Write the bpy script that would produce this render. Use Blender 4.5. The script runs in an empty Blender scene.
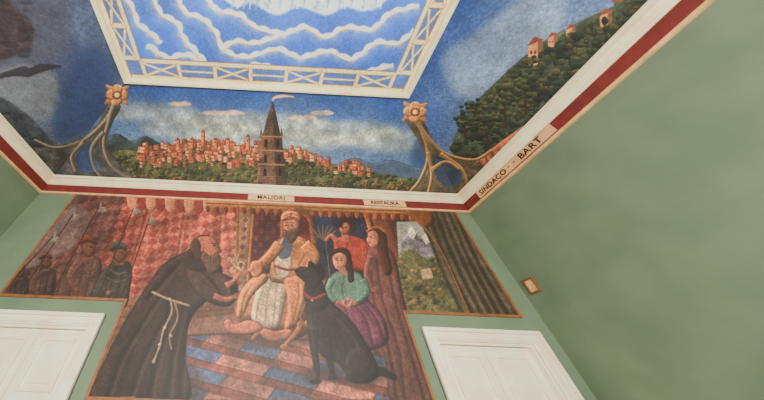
import bpy, math, numpy as np
from mathutils import Matrix, Vector
rng=np.random.RandomState(7)
# ------------------------------------------------------------------ survey of the room
FX,FY=266.0,200.0
up=np.array([10.,-270.]); dp=np.array([-12.,200.])
f=math.sqrt(-(up@dp))
Zc=np.array([up[0],up[1],f]); Zc/=np.linalg.norm(Zc)
Yc=np.array([dp[0],dp[1],f]); Yc-=Zc*(Yc@Zc); Yc/=np.linalg.norm(Yc)
Xc=np.cross(Yc,Zc)
CAMZ=1.55
D=3.4; XL=-4.21; XR=3.97; YF=-2.6; YM=0.4
HC=4.08; Z0=3.17; GB=1.6; GL=1.75; GR=1.54; G0=0.04
FR0=2.863; FR1=3.07
def ray(p):
    p=np.asarray(p,float); c=np.stack([p[:,0]-FX,p[:,1]-FY,np.full(len(p),f)],1)
    return c@Xc,c@Yc,c@Zc
def proj(x,y,z):
    cx=x*Xc[0]+y*Yc[0]+z*Zc[0]; cy=x*Xc[1]+y*Yc[1]+z*Zc[1]; cz=x*Xc[2]+y*Yc[2]+z*Zc[2]
    cz=np.maximum(cz,1e-3)
    return FX+f*cx/cz,FY+f*cy/cz
def hg(t): return .55*(1-np.cos(np.pi/2*t))+.45*t
def hz(t): return .55*np.sin(np.pi/2*t)+.45*t
def gap(t,G): return G0+(G-G0)*hg(t)
def zz(t): return Z0+(HC-Z0)*hz(t)
tt=np.linspace(0,1,200)
# ---- pigment calibration: wanted on-screen sRGB tone -> reflectance, for a surface lit at level E
_L=2.0**np.linspace(-10.5,3.2,400); _x=(np.log2(_L)+12.47393)/16.5
_D=15.5*_x**6-40.14*_x**5+31.96*_x**4-6.868*_x**3+.4298*_x**2+.1191*_x-.00232
_MI=np.linalg.inv(np.array([[.842479,.0784336,.0792237],[.0423283,.878469,.0791661],[.0423757,.0784336,.879142]]))
def pigment(v,E,sat=.22):
    s=np.interp(v,_D,_L); s2=s@_MI.T
    s=np.maximum((1-sat)*s+sat*s2,.0015)/E
    return np.minimum(s,.88)
def enc(l): return np.where(l<.0031308,12.92*l,1.055*np.maximum(l,1e-6)**(1/2.4)-.055)
# ------------------------------------------------------------------ fresco painter (numpy)
def boxb(a,r):
    r=int(r)
    if r<1: return a
    for ax in (0,1):
        pad=[(0,0)]*a.ndim; pad[ax]=(r+1,r)
        c=np.cumsum(np.pad(a,pad,mode='edge'),axis=ax)
        n=a.shape[ax]
        if ax==0: a=(c[2*r+1:2*r+1+n]-c[:n])/(2*r+1)
        else: a=(c[:,2*r+1:2*r+1+n]-c[:,:n])/(2*r+1)
    return a
def blur(a,r):
    if r<.5: return a
    r=max(1,int(round(r*.6)))
    return boxb(boxb(a,r),r)
def fbm(h,w,cell,octv=4,seed=0):
    g=np.random.RandomState(seed); out=np.zeros((h,w)); amp=1;tot=0
    for o in range(octv):
        gh=int(h/cell)+3; gw=int(w/cell)+3; G=g.rand(gh,gw)
        y=np.arange(h)/cell; x=np.arange(w)/cell
        yi=y.astype(int); xi=x.astype(int); fy=y-yi; fx=x-xi
        fy=(fy*fy*(3-2*fy))[:,None]; fx=(fx*fx*(3-2*fx))[None]
        a=G[yi][:,xi]; b=G[yi][:,xi+1]; c=G[yi+1][:,xi]; d=G[yi+1][:,xi+1]
        out+=amp*((a*(1-fx)+b*fx)*(1-fy)+(c*(1-fx)+d*fx)*fy); tot+=amp
        amp*=.55; cell=max(cell/2,1.01)
    return out/tot
def catmull(p,closed=True,n=7):
    p=np.asarray(p,float); N=len(p); out=[]
    for i in range(N if closed else N-1):
        if closed: a,b,c,d=p[(i-1)%N],p[i],p[(i+1)%N],p[(i+2)%N]
        else: a,b,c,d=p[max(i-1,0)],p[i],p[i+1],p[min(i+2,N-1)]
        for j in range(n):
            t=j/n
            out.append(.5*((2*b)+(-a+c)*t+(2*a-5*b+4*c-d)*t*t+(-a+3*b-3*c+d)*t**3))
    if not closed: out.append(p[-1])
    return np.array(out)
def densify(p,n=5):
    p=np.asarray(p,float); q=np.roll(p,-1,0)
    return np.concatenate([[a+(b-a)*j/n for j in range(n)] for a,b in zip(p,q)])
def parea(p):
    x,y=p[:,0],p[:,1]; return abs(np.sum(x*np.roll(y,-1)-y*np.roll(x,-1)))/2+1e-6
class Canvas:
    def __init__(s,W,H,T,TW,inv,base):
        s.W,s.H,s.T,s.TW=W,H,T,TW
        s.a=np.zeros((H,W,3))+np.array(base,float)
        cx,cy=np.meshgrid(np.arange(W)+.5,np.arange(H)+.5)
        s.U,s.V=inv(cx,cy)
        s.n=fbm(H,W,40,5,3)*.7+fbm(H,W,7,2,4)*.3
    def poly(s,pts,col,smooth=0,soft=.8,alpha=1,g=None,vol=0,emb=0,r=3,tex=.12,fn=None,w=False,raw=False):
        p=np.asarray(pts,float) if raw else (catmull(pts) if smooth else densify(pts))
        q=s.TW(p) if w else s.T(p)
        k=math.sqrt(parea(q)/parea(p)); R=min(max(r*k,1),60) if not w else r
        pad=int(R+soft*3+3)
        x0=max(int(q[:,0].min())-pad,0); x1=min(int(q[:,0].max())+pad,s.W)
        y0=max(int(q[:,1].min())-pad,0); y1=min(int(q[:,1].max())+pad,s.H)
        if x1-x0<2 or y1-y0<2: return
        h,wd=y1-y0,x1-x0
        tg=np.zeros((h,wd+1),np.int32)
        qx=q[:,0]-x0; qy=q[:,1]-y0
        for i in range(len(q)):
            ax,ay=qx[i],qy[i]; j=(i+1)%len(q); bx,by=qx[j],qy[j]
            if ay==by: continue
            if ay>by: ax,ay,bx,by=bx,by,ax,ay
            ra=max(int(math.ceil(ay-.5)),0); rb=min(int(math.ceil(by-.5)),h)
            if rb<=ra: continue
            rows=np.arange(ra,rb); xi=ax+(rows+.5-ay)*(bx-ax)/(by-ay)
            np.add.at(tg,(rows,np.clip(np.ceil(xi-.5),0,wd).astype(int)),1)
        m=(np.cumsum(tg,1)[:,:wd]&1).astype(float)
        c=np.zeros((h,wd,3))+np.array(col,float)
        U=s.U[y0:y1,x0:x1]; V=s.V[y0:y1,x0:x1]
        if g is not None:
            gx0,gy0,gx1,gy1,c2=g
            L=(gx1-gx0)**2+(gy1-gy0)**2
            t=np.clip(((U-gx0)*(gx1-gx0)+(V-gy0)*(gy1-gy0))/L,0,1)[...,None]
            c=c*(1-t)+np.array(c2,float)*t
        if fn is not None: c=fn(U,V,c)
        if vol or emb:
            b=blur(m,R)
            if vol: c*=(1-vol*(1-np.clip(2*b-1,0,1)))[...,None]
            if emb:
                gy,gx=np.gradient(b)
                c*=np.clip(1+.66*emb*np.clip((gx*.8+gy*.6)*R,-.8,.5),.2,1.6)[...,None]
                if abs(emb)>=.6 and r>=2 and not w:
                    b2=blur(m,max(1.7,.5*k)); c*=(1-.34*np.clip(4*b2*(1-b2),0,1))[...,None]
        if tex: c*=(1+tex*2*(s.n[y0:y1,x0:x1]-.5)*2)[...,None]
        m=(boxb(m,1) if soft<1.5 else blur(m,soft))*alpha
        A=s.a[y0:y1,x0:x1]; A[:]=A*(1-m[...,None])+c*m[...,None]
    def st(s,pts,wd,col,closed=False,**kw):
        p=catmull(pts,closed) if len(pts)>2 else np.asarray(pts,float)
        if len(p)==2: p=np.array([p[0]+(p[1]-p[0])*i/6 for i in range(7)])
        if closed: p=np.vstack([p,p[:1]])
        wd=np.interp(np.linspace(0,1,len(p)),np.linspace(0,1,len(np.atleast_1d(wd))),np.atleast_1d(wd))
        t=np.gradient(p,axis=0); n=np.stack([-t[:,1],t[:,0]],1); n/=np.linalg.norm(n,axis=1)[:,None]+1e-9
        P=np.vstack([p+n*wd[:,None]/2,(p-n*wd[:,None]/2)[::-1]])
        kw.setdefault('tex',.05)
        s.poly(P,col,raw=True,**kw)
    def el(s,cx,cy,rx,ry,col,ang=0,**kw):
        t=np.linspace(0,2*np.pi,28,endpoint=False); a=math.radians(ang)
        x=rx*np.cos(t); y=ry*np.sin(t)
        s.poly(np.stack([cx+x*math.cos(a)-y*math.sin(a),cy+x*math.sin(a)+y*math.cos(a)],1),col,raw=True,**kw)
    def image(s,name,E,speck=.10,gam=1.0,tint=(1,1,1)):
        a=(s.a/255.)
        a=np.maximum(a,0)**gam*np.array(tint)
        n1=fbm(s.H,s.W,3,2,11); n2=fbm(s.H,s.W,120,4,12)
        a=a*(1+speck*2*(n1-.5))[...,None]*(1+.16*(n2-.5))[...,None]
        a=enc(pigment(np.clip(a,0,.95),E))
        im=bpy.data.images.new(name,s.W,s.H)
        o=np.ones((s.H,s.W,4),np.float32); o[...,:3]=a[::-1]
        im.pixels.foreach_set(o.ravel()); im.update(); im.pack()
        return im
# canvases ------------------------------------------------
R=250.; MX0,MX1,MZ0,MZ1=-3.62,3.72,-.10,2.90
def Tm(p):
    X,Y,Z=ray(p); return np.stack([(X/Y*D-MX0)*R,(MZ1-Z/Y*D)*R],1)
def TWm(p): return np.stack([(p[:,0]-MX0)*R,(MZ1-p[:,1])*R],1)
mural=Canvas(int((MX1-MX0)*R),int((MZ1-MZ0)*R),Tm,TWm,
   lambda cx,cy:proj(cx/R+MX0,D+0*cx,MZ1-cy/R),(112,88,74))
CW,CH=1900,480
rb=zz(tt)/(D-gap(tt,GB))
def Tb(p):
    X,Y,Z=ray(p); Y=np.maximum(Y,1); t=np.interp(Z/Y,rb,tt); y=D-gap(t,GB)
    return np.stack([(X/Y*y-XL)/(XR-XL)*CW,(1-t)*CH],1)
def invb(cx,cy):
    t=1-cy/CH; return proj(XL+cx/CW*(XR-XL),D-gap(t,GB),zz(t))
coveB=Canvas(CW,CH,Tb,Tb,invb,(96,130,176))
SW=760
def mkside(sg,XW,G):
    rr=zz(tt)/(abs(XW)-gap(tt,G))
    def T(p):
        X,Y,Z=ray(p); X=np.maximum(X*sg,1); t=np.interp(Z/X,rr,tt); x=abs(XW)-gap(t,G)
        return np.stack([(Y/X*x-YM)/(D-YM)*SW,(1-t)*CH],1)
    def inv(cx,cy):
        t=1-cy/CH; return proj(sg*(abs(XW)-gap(t,G)),YM+cx/SW*(D-YM),zz(t))
    return Canvas(SW,CH,T,T,inv,(104,124,158))
coveL=mkside(-1,XL,GL); coveR=mkside(1,XR,GR)
PX0,PX1,PY1=XL+GL,XR-GR,D-GB; RC=220.
def Tc(p):
    X,Y,Z=ray(p); return np.stack([(X/Z*HC-PX0)*RC,(PY1-Y/Z*HC)*RC],1)
def TWc(p): return np.stack([(p[:,0]-PX0)*RC,(PY1-p[:,1])*RC],1)
ceilC=Canvas(int((PX1-PX0)*RC),int((PY1-YM)*RC),Tc,TWc,
   lambda cx,cy:proj(cx/RC+PX0,PY1-cy/RC,HC+0*cx),(92,134,206))
def lean(x,y0,y1): return 276+(x-276)*(y1+70)/(y0+70)
def quad(xa,xb,y0,y1):
    return [(xa,y0),(xb,y0+.05*(xb-xa)),(lean(xb,y0,y1),y1+.05*(xb-xa)),(lean(xa,y0,y1),y1)]
# ================================================================== MURAL (court scene)
def paint_mural(c):
    P,S,E=c.poly,c.st,c.el
    P([(60,185),(180,185),(150,310),(-90,310),(-90,270)],(122,102,104),g=(80,200,20,290,(98,78,76)),tex=.3)
    def chk(U,V,cc):
        k=300/(V+70); u=(U-276)*k
        a=np.floor((u*.8+V*.55)/7.); b=np.floor((V*.9-.55*u)/7.)
        m=((a+b)%2)[...,None]
        fold=.5+.5*np.sin(u/4.1+np.sin(V/30.))
        cc=cc*(1-.30*m*np.array([.40,1.,.95]))
        return cc*(.88+.14*fold[...,None])
    P([(88,190),(136,190),(112,300),(24,300),(60,236)],(146,106,98),tex=.2,fn=chk,soft=2,alpha=.7)
    for i in range(6):
        x=88+i*9; S([(x+10,195),(lean(x,195,296)-20,296)],1.1,(90,64,60),alpha=.5,soft=1.5)
    P([(60,215),(78,205),(90,218),(70,250),(20,268)],(142,130,134),smooth=1,soft=5,alpha=.6)
    P([(128,190),(250,197),(252,320),(110,316),(96,262),(118,220)],(196,136,116),fn=chk,g=(200,200,120,300,(164,106,92)),tex=.22)
    for xa,xb in ((150,118),(186,168),(222,214)):
        S([(xa,200),(xb,310)],[1.2,3],(112,62,54),alpha=.6,soft=2.4)
        S([(xa+3,200),(xb+3,310)],[1,2.],(212,166,142),alpha=.4,soft=2)
    for i in range(10):
        x=128+i*9.5
        P([(x,196+i*.5),(x+9.5,196.5+i*.5),(x+9,206+i*.5),(x+4.5,211+i*.5),(x,206+i*.5)],(146,80,68) if i%2 else (190,148,118),smooth=1,emb=.5,r=1.5)
    P([(112,298),(250,288),(252,345),(150,352),(108,345)],(144,106,88),g=(120,300,240,340,(118,82,68)),tex=.2)
    for y in (306,316,327): S([(110,y+2),(250,y-8)],1.1,(92,62,52),alpha=.6)
    P([(60,340),(460,320),(470,420),(60,420)],(134,102,88),tex=.22)
    P([(236,203),(404,210),(410,322),(236,318)],(68,54,50),tex=.3)
    def damask(U,V,cc):
        u=(U-276)/(V+70)*300
        m=(np.sin(u/1.8)*np.sin(V/2.2)>.4)[...,None]
        return cc*(1-.7*m)+.7*m*np.array([142,84,66])
    P(quad(254,303,214,300),(104,48,46),fn=damask,g=(256,215,262,300,(58,44,58)),tex=.3)
    P(quad(309,364,216,300),(58,60,84),g=(320,216,350,300,(44,40,54)),tex=.35)
    for xa,xb,y0,y1 in ((303,309,212,300),(252,255,212,300),(363,368,214,305)):
        P(quad(xa,xb,y0,y1),(166,118,72),emb=.8,r=2)
    def diam(U,V,cc):
        u=(U-276)/(V+70)*300
        m=((np.abs((u/9)%1-.5)+np.abs((V/9)%1-.5))<.32)[...,None]
        return cc*(1-.8*m)+.8*m*np.array([116,72,56])
    P(quad(238,252,208,300),(168,136,106),fn=diam,emb=.5,r=3,tex=.2)
    P(quad(369,386,212,306),(122,82,62),fn=diam,emb=.6,r=4)
    P(quad(386,396,212,306),(90,60,48),emb=.6,r=4)
    P([(204,199),(412,208),(413,215),(205,207)],(180,142,88),emb=.7,r=1.5)
    S([(205,203.5),(412,212)],1,(124,76,50))
    for i in range(46):
        x=206+i*4.5; y=208+i*.19
        P([(x,y-1),(x+4.5,y-.7),(x+4,y+3),(x+2.2,y+5),(x+.5,y+3)],(160,110,68) if i%2 else (120,60,48),smooth=1,emb=.4,r=1)
    S([(238,206),(236,318)],[2.5,3],(150,104,64),emb=.5,r=1)
    # landscape through the loggia
    P([(396,222),(428,222),(462,312),(402,312)],(172,174,170),g=(410,225,430,290,(190,172,144)),tex=.1)
    P([(397,244),(404,236),(411,226),(418,237),(426,233),(434,246),(440,262),(400,266)],(142,140,146),emb=.9,r=3,tex=.3)
    P([(407,232),(411,226),(416,234),(413,240),(409,238)],(218,214,206),soft=1.8)
    P([(421,238),(426,233),(431,242),(426,245)],(204,200,192),soft=1.8)
    P([(398,258),(412,250),(424,258),(440,256),(448,272),(460,311),(402,311)],(110,110,80),smooth=1,emb=.5,tex=.3)
    for i in range(90):
        x=400+rng.rand()*48; y=260+rng.rand()*50
        E(x,y,1.4+rng.rand()*2.8,1.+rng.rand()*1.8,[(80,90,62),(96,102,68),(120,110,76),(66,72,52),(138,118,86)][rng.randint(5)],emb=.7,r=1.3)
    P([(420,270),(430,268),(433,278),(422,280)],(180,160,134))
    # hanging curtain right
    P([(412,208),(460,210),(520,316),(466,313),(444,270),(424,232)],(94,88,74),tex=.25)
    for i,(xa,xb) in enumerate(((420,462),(427,472),(434,481),(441,490),(447,498),(453,507))):
        S([(xa,210),((xa+xb)/2-3,262),(xb,314)],[2,4],(60,53,46),alpha=.75,soft=2.6)
        S([(xa+3,210),((xa+xb)/2+1,262),(xb+4,314)],[1,2.5],(134,124,102),alpha=.45,soft=2.2)
    P([(404,210),(428,211),(434,222),(424,228),(414,220)],(134,92,60),smooth=1,emb=1)
    S([(412,214),(440,250),(468,313)],1.5,(150,110,64))
    # dais steps
    def tile(a,col,**k): P(a,col,tex=.2,**k)
    rs=np.random.RandomState(3); jit=rs.rand(60,60)
    def steps(U,V,cc):
        k=300/(V+70); u=(U-276)*k; v=(V-320)*(1+(400-V)/500)
        a=(v*1.15-u*.42+8)/22.; ia=np.floor(a).astype(int); fa=a-ia
        bb=(u*.9+v*.55+ia*17)/(34.+6*np.sin(ia*2.3)); ib=np.floor(bb).astype(int); fb=bb-ib
        j=jit[ia%60,ib%60]; m=(((ib+ia)%2)[...,None]).astype(float)
        blue=np.array([98,108,136.]); pink=np.array([172,128,112.])
        col=(m*blue+(1-m)*pink)*(.86+.26*j[...,None])
        ris=((fa>.62)[...,None]); rc=np.where(m>.5,np.array([118,74,66.]),np.array([142,90,76.]))*(.9+.2*j[...,None])
        col=np.where(ris,rc,col)
        ln=((fa<.04)|(np.abs(fa-.62)<.022)|((fb<.025)&(fa<.62)))[...,None]
        col=np.where(ln,col*.66,col)
        edge=(np.abs(fa-.575)<.025)[...,None]; return np.where(edge,col*1.1,col)
    P([(176,330),(300,322),(404,316),(440,404),(160,404)],(120,100,90),fn=steps,tex=.25)
    tile([(184,320),(262,311),(300,316),(404,312),(412,334),(300,340),(240,334),(180,336)],(150,112,92))
    S([(182,336),(245,334),(302,340),(410,334)],2,(84,54,46))
    P([(170,399),(440,399),(440,406),(170,406)],(120,92,74))
    E(268,340,50,9,(80,58,50),soft=10,alpha=.5); E(345,374,52,10,(76,60,56),soft=10,alpha=.55); E(192,386,14,20,(80,62,56),soft=10,alpha=.5)
    # ---- throne
    P([(280,232),(283,214),(296,207),(310,214),(315,234),(318,276),(284,276)],(142,96,58),smooth=1,emb=.9,r=3,tex=.25)
    P([(284,236),(287,219),(296,213),(306,219),(310,236),(312,272),(288,272)],(116,48,44),smooth=1,tex=.3,fn=lambda U,V,cc:cc*(1-.3*((np.sin(U*1.7)*np.sin(V*1.5)>.35)[...,None])),emb=.4)
    P([(262,284),(320,276),(324,304),(320,322),(300,338),(276,338),(262,318)],(94,60,42),smooth=1,tex=.3,emb=.7)
    P([(270,300),(318,296),(319,308),(272,314)],(146,100,60),emb=.8,r=2)
    for i in range(8): E(276+i*5.5,305.5-i*.6,1.9,2.2,(188,142,86),emb=.9,r=1)
    S([(300,273),(314,272),(323,279),(321,288),(314,289)],[5,5,4.5,3],(172,124,74),emb=1,r=1.6)
    S([(318,288),(320,300),(326,316),(320,332),(326,346)],[5,5.5,4.5,4],(162,114,66),emb=1,r=1.6)
    S([(296,312),(300,326),(292,338),(284,347)],[6,5.5,4.5],(158,110,64),emb=1,r=1.6)
    S([(270,316),(266,328),(258,334),(252,340)],[5,4.5,3.5],(146,100,60),emb=1,r=1.6)
    S([(296,316),(308,326),(320,318)],3.5,(146,102,62),emb=1,r=1.3); E(308,322,3,3,(184,138,82),emb=1,r=1.2)
    E(284,347,4,2.5,(170,122,72),emb=1,r=1.2); E(326,347,4,2.5,(170,122,72),emb=1,r=1.2)
    for a in range(-45,46,18):
        t=math.radians(a-95); S([(325,242),(325+9*math.cos(t),242+9*math.sin(t)),(325+17*math.cos(t+.12),242+17*math.sin(t+.1))],[1,2.4,1],(118,104,88),emb=.5,r=1,alpha=.9)
    S([(325,240),(328,262),(330,280)],1.3,(120,92,62))
    # attendant in red
    sk=(166,112,86)
    P([(333,243),(340,237),(352,236),(364,240),(372,250),(374,268),(356,272),(338,264)],(166,78,54),smooth=1,emb=.9,vol=.3,r=4)
    S([(350,238),(346,250),(352,264)],2,(116,46,36),alpha=.7,soft=2); S([(362,242),(362,258)],2,(196,114,80),alpha=.5,soft=2)
    S([(338,243),(331,236),(326,241)],[6,4,3],sk,emb=.8,r=1.6)
    P([(341,234),(348,234),(349,242),(343,242)],sk)
    E(344.5,228,6,7.5,sk,ang=-12,emb=.7,vol=.25,r=3)
    for dx,dy in ((-4,-6),(0,-8),(4,-7),(7,-3),(7,2),(-6,-3)): E(345+dx,228+dy,3,3,(60,40,32),emb=.8,r=1)
    E(342,228,1,.7,(40,24,20)); E(346,227.6,1,.7,(40,24,20)); S([(340,226),(343,225.5)],.7,(50,30,24)); S([(344,228),(343,231),(344.5,231.4)],.6,(120,70,50)); S([(342,233.5),(345.6,233.5)],.8,(120,50,42))
    # standing lady
    P([(368,246),(376,244),(388,248),(396,262),(404,300),(418,350),(436,404),(392,404),(386,366),(376,330),(368,300),(365,272)],(128,86,82),smooth=1,vol=.3,emb=.8,r=5,tex=.2,g=(380,250,410,400,(102,72,66)))
    for a in (((376,258),(382,300),(398,350),(404,400)),((388,262),(394,300),(412,360),(424,400)),((371,270),(374,304),(388,350),(396,398))):
        S(list(a),[1.5,4],(70,44,44),alpha=.6,soft=3.5); S([(x+3,y) for x,y in a],[1,2.5],(154,108,98),alpha=.45,soft=3)
    S([(370,256),(366,274),(372,288)],[6,5,4],(148,100,90),emb=.8,r=1.8); E(373,290,3,2.4,sk,emb=.6,r=1)
    P([(366,234),(372,228),(380,228),(386,236),(388,252),(392,270),(386,276),(380,262),(376,246)],(88,52,40),smooth=1,emb=.9,r=3)
    P([(368,233),(374,231),(378,236),(377,245),(371,247),(367.5,243),(366,239.6),(367.6,237)],(182,134,108),smooth=1,emb=.4,r=2)
    E(370.5,237.5,.9,.6,(50,28,22)); S([(368,243),(370.5,243)],.7,(140,60,52)); S([(366,232),(376,227),(385,232)],2,(162,120,70),emb=.6,r=1)
    # seated lady
    P([(334,303),(350,298),(368,302),(381,314),(388,333),(384,346),(362,351),(346,342),(338,326)],(122,70,94),smooth=1,emb=.9,vol=.3,r=5,tex=.2)
    for a in (((352,304),(364,318),(372,344)),((344,306),(350,324),(358,344)),((364,304),(376,320),(382,338))):
        S(list(a),[1,3],(74,40,58),alpha=.65,soft=2.6); S([(x+3,y) for x,y in a],[1,2],(164,110,128),alpha=.45,soft=2.4)
    P([(331,276),(340,271),(352,271),(362,276),(367,290),(364,303),(348,308),(336,304),(329,292)],(114,144,128),smooth=1,emb=.9,vol=.3,r=4)
    S([(344,276),(342,292),(346,304)],2,(72,96,88),alpha=.6,soft=2); S([(354,276),(358,290),(356,302)],2,(152,176,158),alpha=.45,soft=2)
    S([(332,279),(328,292),(336,302)],[7,6.5,5],(118,148,132),emb=.9,r=2.2)
    S([(362,279),(367,292),(356,303)],[7,7,5],(102,132,120),emb=.9,r=2.2)
    S([(336,302),(346,306)],[4,3],sk,emb=.7,r=1.2); S([(357,303),(348,306)],[4,3],sk,emb=.7,r=1.2)
    for i in range(4): S([(345,305.5+i*.9),(350,306.6+i*.9)],.8,(182,128,98))
    for x,y in ((344,302),(348,300),(351,303)): E(x,y,1.9,1.9,(190,94,102),emb=.9,r=1)
    P([(338,268),(345,268),(347,275),(340,276)],(168,122,96))
    P([(330,258),(334,250),(343,248),(350,253),(352,264),(354,280),(348,282),(346,268),(334,266)],(58,42,36),smooth=1,emb=.8,r=3)
    P([(333,256),(340,253),(346,257),(346,264),(341,270),(336,269),(333,263)],(188,142,114),smooth=1,emb=.5,r=3)
    E(336,260.5,1,.6,(50,30,24)); E(341.5,260.5,1.1,.6,(50,30,24)); S([(338.3,260),(337.5,264),(339,264.4)],.6,(136,86,64)); S([(337,266.6),(340.5,266.6)],.9,(160,64,56))
    S([(334.6,258.8),(337,258.4)],.5,(50,30,24)); S([(340,258.6),(343,258.8)],.5,(50,30,24))
    # ---------------- seated king
    gold=(192,142,86); dkg=(128,86,52); ltg=(218,182,128); pale=(202,188,164)
    P([(262,276),(284,270),(304,276),(306,290),(300,306),(294,322),(284,330),(270,330),(262,322),(252,320),(240,322),(236,316),(242,298),(250,284)],gold,smooth=1,emb=1.0,vol=.3,r=5,tex=.2,g=(250,280,300,320,(162,114,68)))
    P([(260,280),(276,272),(288,279),(286,298),(282,316),(278,328),(262,327),(251,318),(254,298)],pale,smooth=1,emb=.8,vol=.2,r=4)
    for a in (((266,284),(259,300),(256,320)),((272,280),(267,300),(265,324)),((278,280),(275,302),(273,326)),((283,281),(281,302),(278,324))):
        S(list(a),[1,2.2],(146,128,108),alpha=.6,soft=2.2)
    P([(278,240),(287,236),(298,236),(308,242),(313,256),(311,276),(300,284),(284,284),(270,280),(271,262),(273,248)],gold,smooth=1,emb=1.0,vol=.35,r=5,tex=.2)
    P([(282,239),(292,239),(292,256),(289,276),(274,278),(276,257)],pale,smooth=1,emb=.6,r=2)
    P([(283,239),(291,239),(290,256),(279,258)],(106,108,132),smooth=1,emb=.5,r=1.5)
    S([(274,266),(288,270),(304,268)],2.6,(130,64,50),emb=.7,r=1)
    P([(246,284),(256,276),(266,274),(268,280),(258,290),(250,300),(243,316),(236,318),(238,298)],(200,152,96),smooth=1,emb=1.1,vol=.2,r=4)
    P([(284,280),(294,276),(308,278),(312,288),(306,302),(300,318),(292,328),(284,330),(287,306),(286,292)],(186,136,80),smooth=1,emb=1.1,vol=.2,r=4)
    for a in (((298,282),(298,300),(292,324)),((305,284),(303,300),(297,318)),((252,284),(244,298),(240,316)),((300,242),(304,254),(298,266)),((276,248),(274,262),(276,276))):
        S(list(a),[1,2.6],dkg,alpha=.6,soft=2.2); S([(x+2.5,y) for x,y in a],[1,2],ltg,alpha=.45,soft=2)
    S([(280,244),(269,258),(256,268)],[12,11,8],gold,emb=1.1,r=3); S([(274,254),(264,265)],2,dkg,alpha=.6,soft=2)
    P([(252,262),(262,262),(262,274),(254,278),(250,270)],(182,134,80),smooth=1,emb=1,r=2)
    S([(254,269),(247,272)],[4.5,3.6],(178,130,98),emb=.8,r=1.5)
    E(246,273,3,2.2,(184,136,104),ang=-35,emb=.6,r=1)
    for i in range(4): S([(245,271.5+i*1.1),(240.5,273+i*1.3)],.9,(184,136,104))
    S([(245,271),(241.5,269.5)],.9,(184,136,104))
    S([(304,244),(314,257),(308,270)],[12,12,8],gold,emb=1.1,r=3); S([(306,252),(312,262)],1.8,dkg,alpha=.6,soft=2)
    E(306.5,273,3.2,2.4,(184,136,104),ang=30,emb=.6,r=1)
    for i in range(4): S([(306,272.5+i),(302.5,275+i*.9)],.9,(172,124,92))
    P([(286,230),(296,230),(297,240),(285,241)],(168,120,90))
    P([(283,222),(287,218),(295,218),(299,223),(298,231),(292,237),(286,236),(283,230)],(186,138,106),smooth=1,emb=.6,vol=.2,r=3)
    P([(284,230),(289,231),(295,229),(299,227),(298,236),(293,243),(287,243),(283,236)],(108,84,68),smooth=1,emb=.9,r=2.5)
    E(286.5,225.5,1.1,.7,(44,26,20)); E(292,225.5,1.1,.7,(44,26,20)); S([(289,225),(287.7,229),(289.6,229.4)],.7,(130,82,58)); S([(287,232.2),(291,232.2)],1,(150,64,52))
    S([(285,223.4),(288,223)],.7,(60,36,26)); S([(290.5,223),(294,223.4)],.7,(60,36,26))
    P([(282,222),(281,216),(285,211.5),(292,211),(299,213.5),(301,221),(292,219.5)],(198,160,100),smooth=1,emb=1,vol=.2,r=3)
    S([(282,220.5),(291,217.5),(300,220.5)],1.8,(150,88,56)); S([(283,217),(291,214),(300,216.5)],1,(150,100,62)); E(291,214.6,1.5,1.5,(150,60,52))
    P([(224,322),(229,319),(236,324),(248,320),(260,323),(262,330),(250,334),(232,334),(226,330)],(190,130,98),smooth=1,emb=1,vol=.2,r=2.5)
    P([(262,336),(260,331),(266,329),(276,331),(288,329),(292,334),(284,340),(270,341)],(180,122,90),smooth=1,emb=1,r=2.5)
    # ---------------- dog
    dk=(56,49,48)
    P([(362,372),(374,366),(386,370),(396,376),(394,380),(380,376),(368,382)],(46,40,40),smooth=1,emb=.9,r=2)
    P([(326,300),(338,308),(352,322),(364,340),(374,358),(378,374),(368,383),(350,382),(344,372),(336,362),(322,356),(312,338),(306,320),(306,302),(314,296)],dk,smooth=1,emb=1.2,vol=.2,r=6,tex=.25)
    E(358,362,13,15,(60,53,52),ang=-25,emb=.9,r=5)
    S([(350,372),(354,379),(366,381)],[8,6,5],(49,43,43),emb=1.1,r=1.8)
    S([(312,328),(314,350),(317,372),(316,379)],[12,8,5.5,5],(53,47,46),emb=1.2,r=1.9)
    S([(326,338),(329,356),(332,374)],[11,7,5],(46,40,41),emb=1.1,r=1.9)
    E(315,381.5,6,2.8,(47,41,41),emb=1,r=1.5); E(332,377.5,5,2.6,(41,36,37),emb=1,r=1.5)
    for x in (311.5,314,316.5): S([(x,380),(x-1,383.4)],.6,(20,16,16))
    P([(304,300),(304,286),(308,276),(318,276),(324,286),(328,304),(316,312)],dk,smooth=1,emb=1.1,r=4)
    P([(297,276),(295,271),(299,267),(307,267),(314,268),(320,273),(321,281),(316,288),(308,288),(304,282)],(58,51,50),smooth=1,emb=1.1,r=3)
    P([(314,268),(319,264),(324,270),(324,280),(319,278)],(38,32,32),smooth=1,emb=1,r=1.5)
    P([(308,267),(309,261),(314,264),(315,269)],(44,38,38),smooth=1,emb=1,r=1)
    E(296.5,271.5,1.5,1.3,(16,12,12)); E(307.5,272,1.1,.9,(170,132,80)); E(307.5,272,.6,.6,(10,8,8)); S([(297,275),(304,278),(308,277)],.7,(20,14,14))
    S([(303,293),(313,299),(326,294)],3.2,(144,58,48),emb=.9,r=1.2); E(312,300.5,1.4,1.4,(190,152,86))
    S([(336,318),(350,334),(360,350)],2.5,(98,89,84),alpha=.45,soft=3); S([(309,306),(311,330),(314,352)],2,(98,89,84),alpha=.4,soft=2.4)
    for i in range(4): S([(318+i*6,318+i*9),(324+i*6,326+i*9),(322+i*6,336+i*8)],1,(30,26,26),alpha=.5,soft=1.6)
    # ---------------- monk
    rb=(76,59,52)
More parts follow.
